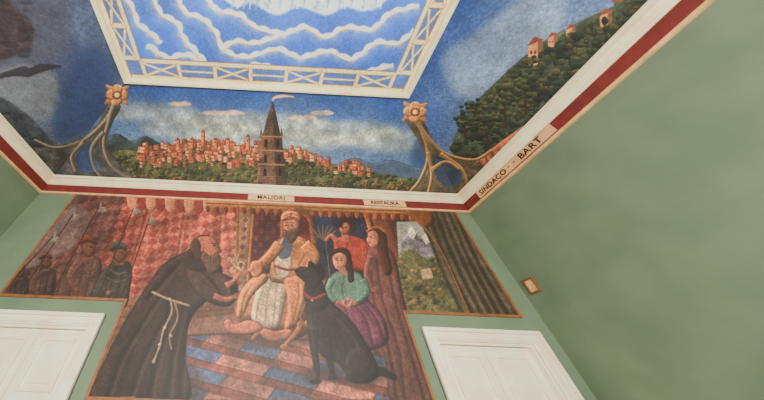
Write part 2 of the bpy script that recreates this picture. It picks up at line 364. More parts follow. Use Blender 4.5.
    P([(186,252),(198,249),(212,258),(222,268),(220,284),(208,300),(196,312),(188,330),(186,360),(184,404),(86,406),(96,380),(112,346),(128,316),(146,288),(164,264)],rb,smooth=1,emb=1.1,vol=.3,r=8,tex=.22,g=(180,260,120,400,(60,47,43)))
    for a in (((176,300),(158,330),(140,366),(128,402)),((184,306),(176,336),(170,370),(166,402)),((160,296),(140,326),(120,360),(106,400)),((168,300),(166,330),(154,370),(148,402)),((190,310),(182,350),(180,400)),((180,262),(160,284),(146,300))):
        S(list(a),[1.5,6],(35,26,24),alpha=.7,soft=4.5); S([(x+5,y) for x,y in a],[1,3.5],(112,90,78),alpha=.45,soft=4)
    S([(152,292),(170,300),(190,306)],2.2,(176,160,134),emb=.8,r=1.2)
    S([(170,298),(172,312),(164,330),(160,346),(154,362)],[1.9,1.7],(182,166,140),emb=.8,r=1)
    S([(174,300),(178,318),(170,336),(172,350)],[1.5],(162,146,122),emb=.8,r=1)
    for x,y in ((165,328),(160,345),(154,362),(171,336)): E(x,y,1.7,1.9,(190,174,148),emb=.8,r=1)
    P([(192,262),(206,262),(220,272),(232,278),(238,286),(236,300),(226,307),(208,302),(194,290),(186,274)],(84,65,57),smooth=1,emb=1.2,vol=.3,r=5,tex=.2)
    S([(200,270),(214,284),(224,302)],[1.5,4],(38,29,26),alpha=.7,soft=3); S([(208,268),(222,280),(232,290)],[1.5,3],(118,96,82),alpha=.45,soft=3)
    E(234,292,3.2,6.5,(32,24,23),ang=-20)
    S([(226,286),(233,282),(238,277)],[6,4.8,4],(170,116,88),emb=.9,r=1.8)
    E(239,275,3.4,2.5,(180,126,96),ang=-45,emb=.7,r=1.5)
    for i in range(4): S([(240,274+i*1-1.5),(243.6,270.5+i*1.3),(242.4,268.4+i*1.5)],1,(180,126,96),emb=.4,r=1)
    S([(237.5,274),(236.5,269.5)],1.2,(180,126,96))
    S([(238,268),(240,262),(244,264),(241,270)],.9,(206,190,150),closed=True); S([(239,270),(233,264),(230,260)],1.2,(206,188,146)); S([(240,271),(237,262),(237,257)],1.2,(196,176,136))
    E(229.4,259.4,2,1.8,(206,188,146)); E(229.4,259.4,.9,.8,(120,90,74)); E(237,256,2,1.8,(196,176,136)); E(237,256,.9,.8,(120,90,74))
    S([(214,296),(226,300),(234,297)],[6,5,4],(160,108,80),emb=.9,r=1.8)
    for i in range(4): S([(233.5,294.6+i*1.2),(238.5,293.6+i*1.5)],1.1,(170,116,88))
    P([(184,262),(186,252),(196,248),(210,258),(214,268),(202,272),(190,270)],(67,52,47),smooth=1,emb=1.1,r=4)
    P([(194,252),(192,243),(196,237),(205,235),(214,237),(218,243),(218.5,247),(222,252),(219,254),(218,259),(210,262),(200,259)],(172,118,90),smooth=1,emb=.7,vol=.25,r=4)
    P([(193,254),(190,246),(194,239),(199,240),(201,246),(204,252),(202,260),(197,259)],(88,66,54),smooth=1,emb=.9,r=2.5)
    P([(204,252),(210,256),(216,254),(220,255),(221,263),(217,272),(210,274),(205,266),(201,259)],(100,78,63),smooth=1,emb=1,r=3)
    for i in range(5): S([(206+i*3,257),(208+i*2.4,271)],.7,(142,118,96),alpha=.7)
    S([(193,243),(200,236.5),(210,236)],1.6,(92,69,56)); E(202.5,249.5,1.7,2.6,(158,104,78),emb=.8,r=1)
    E(214.5,246,1.2,.8,(36,22,18)); S([(211.5,243.6),(217,243.8)],.9,(70,46,34)); S([(215.5,256.3),(219.4,256)],.9,(140,62,50))
    S([(120,399),(136,398)],4,(150,96,70),emb=.8,r=1.5)
    # ---------------- halberdiers
    def soldier(x,y,body,cap,skin,s=1.):
        P([(x-8*s,y+10*s),(x+4*s,y+7*s),(x+13*s,y+13*s),(x+12*s,y+32*s),(x+4*s,y+56*s),(x-30*s,y+56*s),(x-22*s,y+26*s)],body,smooth=1,emb=1.0,vol=.3,r=5,tex=.25)
        for d in (-10,-3,5): S([(x+d*s,y+14*s),(x+(d-4)*s,y+30*s),(x+(d-9)*s,y+54*s)],[1,2.4],[v*.65 for v in body],alpha=.6,soft=2.4)
        S([(x-6*s,y+12*s),(x-16*s,y+26*s),(x-12*s,y+38*s)],[8*s,7*s,4*s],[min(v*1.1,255) for v in body],emb=.9,r=1.9)
        E(x-10*s,y+39*s,2.6*s,2.2*s,skin,emb=.6,r=1)
        P([(x-3*s,y+4*s),(x+4*s,y+4*s),(x+5*s,y+11*s),(x-4*s,y+12*s)],skin)
        P([(x-6*s,y-5*s),(x,y-8*s),(x+6*s,y-5*s),(x+7.4*s,y+1*s),(x+6*s,y+6*s),(x+1*s,y+9*s),(x-4*s,y+5*s)],skin,smooth=1,emb=.7,vol=.2,r=3)
        P([(x-8*s,y-2*s),(x-8*s,y-9*s),(x-1*s,y-13*s),(x+7*s,y-9*s),(x+8*s,y-3*s),(x,y-5*s)],cap,smooth=1,emb=.9,r=3)
        S([(x-8*s,y-4*s),(x,y-7*s),(x+8*s,y-4*s)],1.4,[v*.6 for v in cap]); S([(x-5*s,y+4*s),(x,y+8*s),(x+5*s,y+6*s)],1.4,[v*.6 for v in skin],alpha=.7,soft=1.5)
        E(x+3.4*s,y-.6*s,1*s,.6*s,(30,18,16)); S([(x+5*s,y),(x+6.6*s,y+2.4*s),(x+5*s,y+3*s)],.7,(90,54,40)); S([(x+2*s,y+5*s),(x+5.5*s,y+5*s)],.9,(70,34,28))
    soldier(46,262,(92,70,68),(112,80,72),(120,86,72),.8)
    soldier(20,272,(84,68,70),(90,74,74),(114,82,68),.7)
    soldier(88,248,(116,84,80),(124,74,62),(134,94,76),1.05)
    soldier(119,254,(74,70,68),(94,102,88),(140,98,78),1.0)
    S([(121,240),(125,234),(119,230)],[2,3,1],(140,64,54))
    S([(108,268),(118,274),(126,272)],1.4,(134,126,114),alpha=.7); S([(104,276),(116,282),(126,280)],1.4,(118,110,102),alpha=.7)
    for a,b in (((100,206),(50,300)),((74,214),(18,300)),((150,218),(122,299)),((134,208),(98,299)),((54,236),(-4,300))):
        S([a,b],[1.1,1.5],(66,48,40)); S([(a[0]+.8,a[1]),(b[0]+.8,b[1])],.4,(170,138,106),alpha=.6)
        x,y=a; P([(x-1,y+2),(x+2.4,y-7),(x+1.8,y+3)],(160,150,140)); P([(x,y+3),(x+5,y+1),(x+6,y+5),(x+3.5,y+7.5),(x-1,y+6)],(146,138,130),smooth=1,emb=.6,r=1); P([(x-1,y+4),(x-4,y+5.5),(x-1,y+6.5)],(136,128,120))
    hz_=(fbm(c.H,c.W,300,3,55)-.5)[...,None]; br=(fbm(c.H,c.W,5,2,56)-.5)[...,None]
    c.a=boxb(c.a,1)*(1+.2*hz_)*(1+.34*br)
    c.a=c.a*.94+np.array((122,94,76.))*.06
paint_mural(mural)
# ================================================================== COVES
def skyfill(c,top,low,seed):
    n=fbm(c.H,c.W,150,5,seed)[...,None]; n=np.clip((n-.35)*2.6,0,1)
    g=fbm(c.H,c.W,6,3,seed+1)[...,None]
    t=np.linspace(0,1,c.H)[:,None,None]
    a=np.array(top,float)*(1-t)+np.array(low,float)*t
    c.a=(a*(1-.4*n)+np.array((152,170,192.))*.4*n)*(1+.35*(g-.5))
def star(c,x,y,s):
    for a in (45,135,225,315):
        t=math.radians(a+3); c.st([(x,y),(x+s*1.5*math.cos(t),y+s*1.2*math.sin(t))],[s*1.1,s*.2],(188,148,104),emb=.6,r=1.8)
    for a in (0,90,180,270):
        t=math.radians(a+3); c.el(x+s*.55*math.cos(t),y+s*.5*math.sin(t),s*.5,s*.45,(196,160,116),emb=.9,r=1.8)
    c.el(x,y,s*.45,s*.4,(140,96,70),emb=.6,r=1); c.el(x,y,s*.24,s*.22,(222,196,154))
def ornaments(c):
    P,S,E=c.poly,c.st,c.el
    g1=(138,130,116)
    P([(108,104),(121,106),(113,122),(108,140),(114,158),(128,178),(40,170),(30,150),(56,146),(82,138),(98,122)],(100,100,98),smooth=1,tex=.3,emb=.4)
    P([(98,140),(92,152),(100,170),(80,170),(78,152)],(78,102,144),smooth=1,emb=-.5)
    for a in (((116,100),(106,120),(84,140),(56,148),(34,140)),((116,100),(108,124),(104,146),(112,166),(132,180)),((104,132),(92,148),(94,166),(104,180)),((84,142),(72,156),(76,172))):
        S(list(a),[5,3.5,3],g1,emb=1.,r=1.5)
    star(c,117,95,11)
    P([(406,120),(422,120),(432,138),(444,152),(470,160),(486,168),(486,196),(412,196),(424,178),(424,152)],(116,106,86),smooth=1,tex=.3,emb=.4)
    P([(434,156),(456,166),(462,180),(448,188),(436,176)],(82,98,120),smooth=1,emb=-.5)
    for a in (((414,116),(424,136),(428,158),(420,180),(408,194)),((414,116),(428,138),(446,154),(474,160),(492,150)),((428,152),(432,174),(428,194)),((440,154),(462,170),(468,192)),((432,170),(446,162),(460,170))):
        S(list(a),[5,3.5,3],(160,140,106),emb=1.,r=1.5)
    star(c,415,112,11)
def paint_back(c):
    P,S,E=c.poly,c.st,c.el
    skyfill(c,(72,112,176),(158,172,184),21)
    for x,y,rx,ry in ((200,128,60,12),(330,132,70,12),(150,112,50,9),(270,140,100,12),(390,140,40,12),(250,122,80,10)):
        E(x,y,rx,ry,(192,196,190),soft=24,alpha=.65,tex=.2)
    for x,y,w in ((222,113,24),(302,118,16),(322,113,12),(180,104,12)):
        P([(x-w,y),(x-w*.4,y-2.6),(x,y-2),(x+w*.5,y-3),(x+w,y+.8),(x+w*.3,y+2.2),(x-w*.5,y+2)],(226,202,182),smooth=1,soft=3,alpha=.75)
    P([(40,120),(100,130),(120,150),(100,180),(30,180)],(60,88,138),smooth=1,soft=22,alpha=.7)
    P([(420,130),(480,140),(500,190),(420,190)],(62,90,138),smooth=1,soft=22,alpha=.6)
    P([(90,160),(104,140),(118,134),(132,141),(146,136),(160,143),(184,146),(200,150),(200,180),(90,180)],(76,92,94),smooth=1,emb=.6,tex=.3)
    P([(330,172),(352,158),(372,163),(392,160),(412,166),(440,172),(440,190),(330,190)],(98,118,142),smooth=1,emb=.6)
    P([(96,166),(112,152),(130,150),(150,154),(172,148),(200,143),(226,148),(262,146),(290,150),(316,160),(345,166),(370,172),(400,178),(440,184),(440,200),(90,188)],(106,108,72),smooth=1,emb=.6,tex=.35)
    r=np.random.RandomState(5)
    def ridge(x): return np.interp(x,[96,130,172,200,226,262,290,316,345,400,430],[162,151,149,144,148,148,152,160,166,177,183])
    pal=[(70,80,52),(96,102,62),(118,108,70),(78,90,64),(126,104,70),(60,68,48)]
    for i in range(480):
        x=98+r.rand()*330; y0=ridge(x); y=y0+r.rand()*(184+(x-266)*.055-y0)
        E(x,y,1.2+r.rand()*2.4,.9+r.rand()*1.6,pal[r.randint(6)],emb=1.,r=1.4)
    hc=[(206,150,110),(218,172,132),(192,128,92),(226,188,150),(184,116,86)]
    items=[]
    for i in range(230):
        if i<185: x=136+r.rand()*124
        else: x=284+r.rand()*84
        y0=ridge(x); y=y0+r.rand()**1.3*(22 if i<185 else 13)-1.5
        items.append((y,x))
    for y,x in sorted(items):
        w=2.4+r.rand()*4.2; h=2.6+r.rand()*4.; col=np.array(hc[r.randint(5)])*(.92+.14*r.rand())
        P([(x,y-h),(x+w,y-h+.2),(x+w,y),(x,y)],col); P([(x+w*.66,y-h),(x+w,y-h+.2),(x+w,y),(x+w*.66,y)],col*.66)
        P([(x-.4,y-h),(x+w*.5,y-h-1.5),(x+w+.4,y-h)],(156,94,70))
        for wx_ in (.2,.45): E(x+w*wx_,y-h*.5,.35,.55,(100,66,52))
        if r.rand()<.32: E(x-1,y+.5,2.,1.3,pal[r.randint(6)],emb=1,r=1)
    for x,h in ((201,14),(226,10),(246,13),(176,10),(214,8),(190,8)):
        y=ridge(x)+2; P([(x,y-h),(x+4,y-h),(x+4,y),(x,y)],(204,150,110)); P([(x+2.6,y-h),(x+4,y-h),(x+4,y),(x+2.6,y)],(144,96,72)); P([(x-.5,y-h),(x+2,y-h-3),(x+4.5,y-h)],(148,86,64)); E(x+1.4,y-h*.7,.5,.8,(90,58,46))
    P([(90,178),(140,174),(200,180),(262,180),(320,184),(380,186),(440,192),(440,204),(80,192)],(94,84,60),smooth=1,tex=.4,emb=.5)
    for i in range(240):
        x=104+r.rand()*320; y=174+(x-120)*.045+r.rand()*12
        E(x,y,1.+r.rand()*2.6,.8+r.rand()*1.4,[(76,78,50),(118,94,64),(98,94,60),(136,94,68),(62,56,44)][r.randint(5)],emb=1.,r=1.3)
    def brick(U,V,cc): 
        m=((np.sin(V*2.8)>.7)|(np.sin(U*3+np.floor(V/1.12)*1.5)>.9))[...,None]; return cc*(1-.22*m)
    P([(256,187),(260,150),(261,135),(282,136),(283,150),(288,189)],(134,106,88),fn=brick,emb=.5,tex=.35,r=3)
    P([(274,136),(282,136),(283,150),(288,189),(276,188)],(84,66,60),alpha=.75,fn=brick)
    P([(262,136),(267,118),(272.5,100),(277,118),(281,137)],(120,102,92),fn=brick,tex=.35); P([(272.5,100),(277,118),(281,137),(273.5,136)],(74,64,60),fn=brick,alpha=.8)
    for x in (260.5,281): P([(x-1,138),(x+.7,126),(x+2.4,138)],(108,90,80))
    for y,x in ((141,266),(141,278),(156,265.5),(156,279),(170,265),(170,280)): P([(x-1.5,y+6),(x-1.5,y),(x,y-2.2),(x+1.5,y),(x+1.5,y+6)],(44,34,34))
    for y in (136,150,164): S([(258,y),(285,y+1)],1.4,(172,140,114))
    S([(272.5,101),(275,97.5),(284,96),(294,97)],[1.2,3,1.2],(230,208,180),soft=1.5)
    ornaments(c)
def paint_side(c,sg):
    P,S,E=c.poly,c.st,c.el
    r=np.random.RandomState(9 if sg<0 else 10)
    if sg<0:
        skyfill(c,(82,98,138),(120,130,148),31)
        P([(-60,-60),(60,-60),(70,10),(50,60),(-60,60)],(108,110,128),smooth=1,soft=16,alpha=.6)
        P([(0,70),(40,66),(60,84),(58,112),(30,118),(-20,100)],(154,160,166),smooth=1,soft=14,alpha=.65)
        # dusky far landscape and a dark bird with spread wings
        P([(-60,-20),(0,-14),(14,8),(30,20),(34,40),(16,56),(-60,62)],(86,76,86),smooth=1,soft=6,alpha=.8,emb=.5,r=8,tex=.35)
        for i in range(60):
            x=-50+r.rand()*80; y=-10+r.rand()*66
            E(x,y,2+r.rand()*6,1.5+r.rand()*3,[(78,68,78),(104,88,90),(70,72,84),(94,84,98)][r.randint(4)],emb=.7,r=2,soft=2.5,alpha=.6)
        P([(-14,84),(0,74),(14,69),(24,66),(30,68),(40,64),(62,66),(48,70),(36,74),(28,77),(18,76),(2,78)],(66,64,78),smooth=1,soft=1.5,alpha=.85,emb=.6,r=2)
        P([(-60,112),(-20,92),(6,100),(24,112),(44,132),(64,166),(-60,166)],(74,86,94),smooth=1,soft=5,alpha=.85,emb=.5,r=6,tex=.35)
        for i in range(90):
            x=-60+r.rand()*126; y=106+max(x,0)*.75+r.rand()*24
            E(x,y,2+r.rand()*4,1.5+r.rand()*2,[(62,76,82),(74,86,78),(56,70,90),(86,96,92)][r.randint(4)],emb=.9,r=2,soft=1.5,alpha=.8)
        P([(74,60),(100,50),(116,90),(100,120),(60,140),(54,110)],(60,86,144),smooth=1,soft=18,alpha=.6)
    else:
        skyfill(c,(70,108,174),(146,164,188),33)
        P([(440,60),(480,30),(520,0),(560,-10),(560,30),(520,60),(470,100)],(178,190,202),smooth=1,soft=20,alpha=.6)
        P([(452,152),(462,122),(478,100),(498,80),(520,60),(556,34),(640,-4),(780,-44),(860,40),(860,150),(560,160),(480,166)],(84,98,80),smooth=1,emb=.5,tex=.4,r=8,soft=2)
        for x,y,s in ((528,46,1.6),(548,38,1),(566,30,1),(600,16,1.3),(640,0,1)):
            P([(x,y),(x+9*s,y-4*s),(x+9*s,y+10*s),(x,y+14*s)],(206,168,134)); P([(x+6*s,y-3*s),(x+9*s,y-4*s),(x+9*s,y+10*s),(x+6*s,y+12*s)],(156,116,94)); P([(x-1,y),(x+4*s,y-6*s),(x+10*s,y-4*s)],(156,96,76))
            for k in (2,4.5): E(x+k*s,y+4*s,.7*s,1.2*s,(96,68,58))
        pal=[(54,72,56),(78,90,60),(46,62,54),(98,98,68),(66,82,68)]
        for i in range(800):
            x=454+r.rand()*340; top=np.interp(x,[454,480,520,560,640,780],[146,102,64,40,2,-40]); y=top+r.rand()*(66)
            E(x,y,1.8+r.rand()*4.4,1.4+r.rand()*3.2,pal[r.randint(5)],emb=1.,r=2)
        for x,y,s in ((464,120,9),(474,106,10),(486,122,12),(504,100,13),(524,84,14),(580,66,18),(660,36,22)):
            S([(x,y),(x+2,y+s*2.2)],s*.18,(72,60,48))
            for i in range(26): E(x+r.randn()*s*.5,y+r.randn()*s*.36,s*.24,s*.19,pal[r.randint(4)],emb=1.1,r=1.8)
        # striped tiled roof in the foreground
        P([(474,164),(500,142),(536,118),(600,84),(700,40),(860,0),(860,200),(500,200)],(168,120,90),emb=.4,tex=.3,r=6)
        for i in range(60):
            x=478+i*7.; y=160-(x-478)*.5; S([(x,y),(x+13,y+26)],2.6,(122,80,60),alpha=.75,soft=1.2)
        S([(474,163),(536,119),(600,85),(700,41)],2.5,(196,152,118))
    ornaments(c)
paint_back(coveB); paint_side(coveL,-1); paint_side(coveR,1)
# ================================================================== CEILING sky panel
def paint_ceiling(c):
    P,S,E=c.poly,c.st,c.el
    n=fbm(c.H,c.W,120,4,77)[...,None]
    t=np.linspace(0,1,c.H)[:,None,None]
    c.a=(np.array((100,142,212.))*(1-t)+np.array((128,168,226.))*t)*(1+.16*(n-.5))
    def cloud(pts,sd=0):
        p=catmull(pts,False,10)
        q=[]; L=sd; nn=[]
        for i in range(len(p)):
            if i: L+=np.linalg.norm(p[i]-p[i-1])
            d=p[min(i+1,len(p)-1)]-p[max(i-1,0)]; d/=np.linalg.norm(d)+1e-9
            n_=np.array([d[1],-d[0]]); nn.append(-n_)
            q.append(p[i]+n_*(2.6*abs(math.sin(L/4.3))+1.2*abs(math.sin(L/11.+1))))
        q=np.array(q); nn=np.array(nn)
        for off,al,so,col in ((13,.18,9,(206,220,240)),(8,.22,7,(222,230,240)),(5.5,.4,4,(238,236,230))):
            c.poly(np.vstack([q,(q+nn*off)[::-1]]),col,raw=True,soft=so,alpha=al,tex=.05)
        S([tuple(v) for v in (q+nn*3.4)[::3]],2.6,(216,180,150),soft=2,alpha=.8)
        c.poly(np.vstack([q,(p+nn*1.8)[::-1]]),(250,243,228),raw=True,soft=1,tex=.03)
    cloud([(146,46),(166,58),(186,56),(204,64),(232,70),(262,66),(286,74),(318,72),(344,80),(372,72),(394,66)])
    cloud([(150,-6),(160,14),(176,24),(184,40),(196,54),(204,62)],2)
    cloud([(176,-4),(184,12),(202,20),(216,34),(222,50),(246,58),(276,50),(300,58),(330,52),(352,60),(376,44),(398,44),(416,32)],4)
    cloud([(204,-6),(216,10),(240,16),(256,28),(284,34),(306,28),(326,38),(346,28),(372,30),(392,14),(420,6)],1)
    cloud([(222,50),(236,42),(256,44),(284,34)]); cloud([(120,-8),(132,10),(136,24),(150,34),(160,44)],3)
    P([(210,-30),(400,-30),(384,4),(366,12),(346,8),(326,16),(300,8),(276,16),(252,4),(232,6)],(222,230,238),smooth=1,soft=5,alpha=.9,emb=.3)
    for x in range(232,384,12): S([(x,-28),(x+2,-6),(x-1,10)],[3,2],(176,194,218),alpha=.7,soft=2); S([(x+5,-28),(x+7,-6),(x+5,10)],[3,1],(246,240,226),alpha=.8,soft=2)
    w=.36; cream=(234,222,200)
    def q(a,b,c_,d,col,**k): c.poly([(a,b),(c_,b),(c_,d),(a,d)],col,w=True,tex=.06,**k)
    q(PX0,PY1-w,PX1,PY1,(126,158,208)); q(PX0,YM-.2,PX0+w,PY1,(126,158,208)); q(PX1-w,YM-.2,PX1,PY1,(126,158,208))
    def bar(a,b,wd,col=cream): c.st([a,b],wd,col,w=True,tex=.05); 
    def rail(a,b,wd):
        bar(a,b,wd*1.35,(176,150,126)); bar(a,b,wd)
    for o,wd in ((.055,.10),(w-.03,.06)):
        rail((PX0+o,PY1-o),(PX1-o,PY1-o),wd); rail((PX0+o,PY1-o),(PX0+o,YM-.1),wd); rail((PX1-o,PY1-o),(PX1-o,YM-.1),wd)
    lo,hi=.10,w-.06
    xs=np.linspace(PX0+w,PX1-w,8)
    for i,x in enumerate(xs):
        rail((x,PY1-lo),(x,PY1-hi),.06)
        if i<7:
            a,b=x,xs[i+1]
            if i%2==0:
                rail((a,PY1-lo),(b,PY1-hi),.03); rail((a,PY1-hi),(b,PY1-lo),.03)
            else: rail((a,PY1-(lo+hi)/2),(b,PY1-(lo+hi)/2),.03)
    ys=np.linspace(PY1-w,YM-.25,4)
    for sx in (0,1):
        A=(PX0+lo,PX0+hi) if sx==0 else (PX1-lo,PX1-hi)
        for i,y in enumerate(ys):
            rail((A[0],y),(A[1],y),.06)
            if i<3:
                rail((A[0],y),(A[1],ys[i+1]),.03); rail((A[1],y),(A[0],ys[i+1]),.03)
paint_ceiling(ceilC)
# ------------------------------------------------------------------ materials
def node_mat(name,col,col2=None,scale=6,rough=.75,bump=.05,metal=0,E=2.0):
    m=bpy.data.materials.new(name); m.use_nodes=True; nt=m.node_tree; b=nt.nodes['Principled BSDF']
    lin=lambda c:tuple(float(v) for v in pigment(np.array(c,float)/255.,E))+(1,)
    tc=nt.nodes.new('ShaderNodeTexCoord'); n=nt.nodes.new('ShaderNodeTexNoise'); n.inputs['Scale'].default_value=scale; n.inputs['Detail'].default_value=6
    nt.links.new(tc.outputs['Object'],n.inputs['Vector'])
    r=nt.nodes.new('ShaderNodeValToRGB'); r.color_ramp.elements[0].color=lin(col2 or [v*.88 for v in col]); r.color_ramp.elements[1].color=lin(col)
    r.color_ramp.elements[0].position=.3; r.color_ramp.elements[1].position=.65
    nt.links.new(n.outputs['Fac'],r.inputs['Fac']); nt.links.new(r.outputs['Color'],b.inputs['Base Color'])
    b.inputs['Roughness'].default_value=rough; b.inputs['Metallic'].default_value=metal
    if bump:
        n2=nt.nodes.new('ShaderNodeTexNoise'); n2.inputs['Scale'].default_value=scale*12; nt.links.new(tc.outputs['Object'],n2.inputs['Vector'])
        bp=nt.nodes.new('ShaderNodeBump'); bp.inputs['Strength'].default_value=bump; bp.inputs['Distance'].default_value=.01
        nt.links.new(n2.outputs['Fac'],bp.inputs['Height']); nt.links.new(bp.outputs['Normal'],b.inputs['Normal'])
    return m
def fresco_mat(name,canvas,rough=.8,E=2.0,**kw):
    im=canvas.image(name+'_paint',E,**kw)
    m=bpy.data.materials.new(name); m.use_nodes=True; nt=m.node_tree; b=nt.nodes['Principled BSDF']
    uv=nt.nodes.new('ShaderNodeUVMap'); uv.uv_map='UVMap'
    t=nt.nodes.new('ShaderNodeTexImage'); t.image=im; t.extension='EXTEND'
    nt.links.new(uv.outputs['UV'],t.inputs['Vector'])
    tc=nt.nodes.new('ShaderNodeTexCoord'); n=nt.nodes.new('ShaderNodeTexNoise'); n.inputs['Scale'].default_value=30; n.inputs['Detail'].default_value=4
    nt.links.new(tc.outputs['Object'],n.inputs['Vector'])
    mr=nt.nodes.new('ShaderNodeMapRange'); mr.inputs['To Min'].default_value=.88; mr.inputs['To Max'].default_value=1.1
    nt.links.new(n.outputs['Fac'],mr.inputs['Value'])
    mx=nt.nodes.new('ShaderNodeVectorMath'); mx.operation='SCALE'
    nt.links.new(t.outputs['Color'],mx.inputs[0]); nt.links.new(mr.outputs['Result'],mx.inputs['Scale'])
    nt.links.new(mx.outputs['Vector'],b.inputs['Base Color'])
    bp=nt.nodes.new('ShaderNodeBump'); bp.inputs['Strength'].default_value=.08; bp.inputs['Distance'].default_value=.01
    nt.links.new(n.outputs['Fac'],bp.inputs['Height']); nt.links.new(bp.outputs['Normal'],b.inputs['Normal'])
    b.inputs['Roughness'].default_value=rough
    return m
GREEN=node_mat('green_plaster',(140,155,132),(130,146,124),scale=2.5,rough=.8,E=1.6)
WHITE=node_mat('white_plaster',(232,220,204),(222,210,194),scale=5,rough=.6)
DOORW=node_mat('door_white_paint',(230,223,212),(222,214,202),scale=4,rough=.4,bump=.02)
REDM=node_mat('red_frieze_paint',(152,58,54),(134,48,46),scale=8,E=1.8)
CREAM=node_mat('cream_paint',(220,200,168),(206,184,150),scale=8)
GOLD=node_mat('ochre_border_paint',(178,134,88),(152,108,68),scale=10,rough=.5)
BLACK=node_mat('black_letter_paint',(36,28,26),scale=8,bump=0)
WOOD=node_mat('parquet_wood',(150,110,76),(112,78,52),scale=3,rough=.4)
BRASS=node_mat('brass',(210,170,100),scale=5,rough=.3,metal=1,bump=0)
def mk(name,verts,faces,mats,fm=None,uvs=None,parent=None,bevel=0,smooth=False):
    me=bpy.data.meshes.new(name); me.from_pydata([tuple(v) for v in verts],[],faces)
    for m in mats: me.materials.append(m)
    if fm: 
        for p,i in zip(me.polygons,fm): p.material_index=i
    if uvs is not None:
        l=me.uv_layers.new(name='UVMap')
        for lp in me.loops: l.data[lp.index].uv=uvs[lp.vertex_index]
    if smooth:
        for p in me.polygons: p.use_smooth=True
    me.update()
    o=bpy.data.objects.new(name,me); bpy.context.scene.collection.objects.link(o)
    if parent: o.parent=parent
    if bevel:
        b=o.modifiers.new('bevel','BEVEL'); b.width=bevel; b.segments=2
    return o
def boxes(name,bs,mat,parent=None,bevel=0):
    V=[];F=[]
    for (x0,x1,y0,y1,z0,z1) in bs:
        n=len(V)
        V+=[(x0,y0,z0),(x1,y0,z0),(x1,y1,z0),(x0,y1,z0),(x0,y0,z1),(x1,y0,z1),(x1,y1,z1),(x0,y1,z1)]
        F+=[[n+i for i in q] for q in ((3,2,1,0),(4,5,6,7),(0,1,5,4),(1,2,6,5),(2,3,7,6),(3,0,4,7))]
    return mk(name,V,F,[mat],parent=parent,bevel=bevel)
C=CAMZ; WT=C+Z0+.08; TH=.3
# ------------------------------------------------------------------ shell
dl=(-3.40,-2.15); dr=(2.33,3.60); dtop=2.20
ops=[dl,dr]
bs=[(XL-TH,dl[0],D,D+TH,0,WT),(dl[1],dr[0],D,D+TH,0,WT),(dr[1],XR+TH,D,D+TH,0,WT)]
for a,b in ops: bs.append((a,b,D,D+TH,dtop,WT))
boxes('wall_back',bs,GREEN)
boxes('wall_left',[(XL-TH,XL,YF,D,0,WT)],GREEN)
boxes('wall_right',[(XR,XR+TH,YF,D,0,WT)],GREEN)
wo=[(-2.6,-1.3),(1.1,2.4)]
boxes('wall_front',[(XL-TH,wo[0][0],YF-TH,YF,0,WT),(wo[0][1],wo[1][0],YF-TH,YF,0,WT),(wo[1][1],XR+TH,YF-TH,YF,0,WT)]+
  [(a,b,YF-TH,YF,0,.9) for a,b in wo]+[(a,b,YF-TH,YF,3.3,WT) for a,b in wo],GREEN)
boxes('floor',[(XL-TH,XR+TH,YF-TH,D+TH,-.1,0)],WOOD)
for i,(a,b) in enumerate(wo):
    e=bpy.data.objects.new('window_%d'%(i+1),None); bpy.context.scene.collection.objects.link(e)
    z0,z1=.9,3.3; y0,y1=YF-.18,YF-.12; t=.06; m=(a+b)/2
    boxes('sash_frame',[(a,a+t,y0,y1,z0,z1),(b-t,b,y0,y1,z0,z1),(m-t/2,m+t/2,y0,y1,z0,z1),(a,b,y0,y1,z0,z0+t),(a,b,y0,y1,z1-t,z1),(a,b,y0,y1,2.5,2.5+t)],DOORW,parent=e)
def rect_sweep(name,prof,mat,parent=None):
    V=[];F=[]
    for g,z in prof: V+=[(XL+g,YF+g,z),(XR-g,YF+g,z),(XR-g,D-g,z),(XL+g,D-g,z)]
    for i in range(len(prof)-1):
        for k in range(4): F.append([i*4+k,i*4+(k+1)%4,(i+1)*4+(k+1)%4,(i+1)*4+k])
    return mk(name,V,F,[mat],parent=parent)
fz=rect_sweep('trim_1',[(0.001,C+FR0),(.02,C+FR0),(.02,C+FR1),(0.001,C+FR1)],REDM)
rect_sweep('frieze_fillet',[(0.001,C+FR0-.03),(.035,C+FR0-.03),(.04,C+FR0-.005),(.03,C+FR0+.012),(.001,C+FR0+.012)],CREAM,parent=fz)
rect_sweep('cornice_molding',[(0,C+3.05),(.035,C+3.05),(.04,C+3.065),(.06,C+3.075),(.075,C+3.10),(.10,C+3.12),(.105,C+3.135),(.14,C+3.14),(.145,C+3.20),(.13,C+3.215),(.0,C+3.23)],WHITE)
def text(txt,m,side='back',size=.13,sx=1.1):
    cu=bpy.data.curves.new('inscription','FONT'); cu.body=txt; cu.align_x='CENTER'; cu.align_y='CENTER'; cu.size=size; cu.extrude=.002; cu.offset=.002; cu.space_character=sx
    o=bpy.data.objects.new('inscription',cu); bpy.context.scene.collection.objects.link(o); cu.materials.append(BLACK); o.parent=fz
    z=C+(FR0+FR1)/2
    if side=='back': o.location=(m,D-.03,z); o.rotation_euler=(math.pi/2,0,0)
    else: o.location=(XR-.03,m,z); o.rotation_euler=(math.pi/2,0,-math.pi/2)
def plate(x0,x1,side='back'):
    if side=='back': boxes('text_plate',[(x0,x1,D-.026,D-.018,C+FR0+.035,C+FR1-.03)],CREAM,parent=fz)
    else: boxes('text_plate',[(XR-.026,XR-.018,x0,x1,C+FR0+.035,C+FR1-.03)],CREAM,parent=fz)
def wx(px,py):
    X,Y,Z=ray([(px,py)]); return (X/Y*D)[0]
a,b=wx(248,199),wx(294,201); plate(a,b); text('MALIORI',(a+b)/2)
a,b=wx(364,205),wx(406,207); plate(a,b); text('RESTAURA',(a+b)/2,size=.115,sx=1.0)
plate(1.62,3.04,'r'); text('SINDACO',2.70,'r',size=.125,sx=1.05)
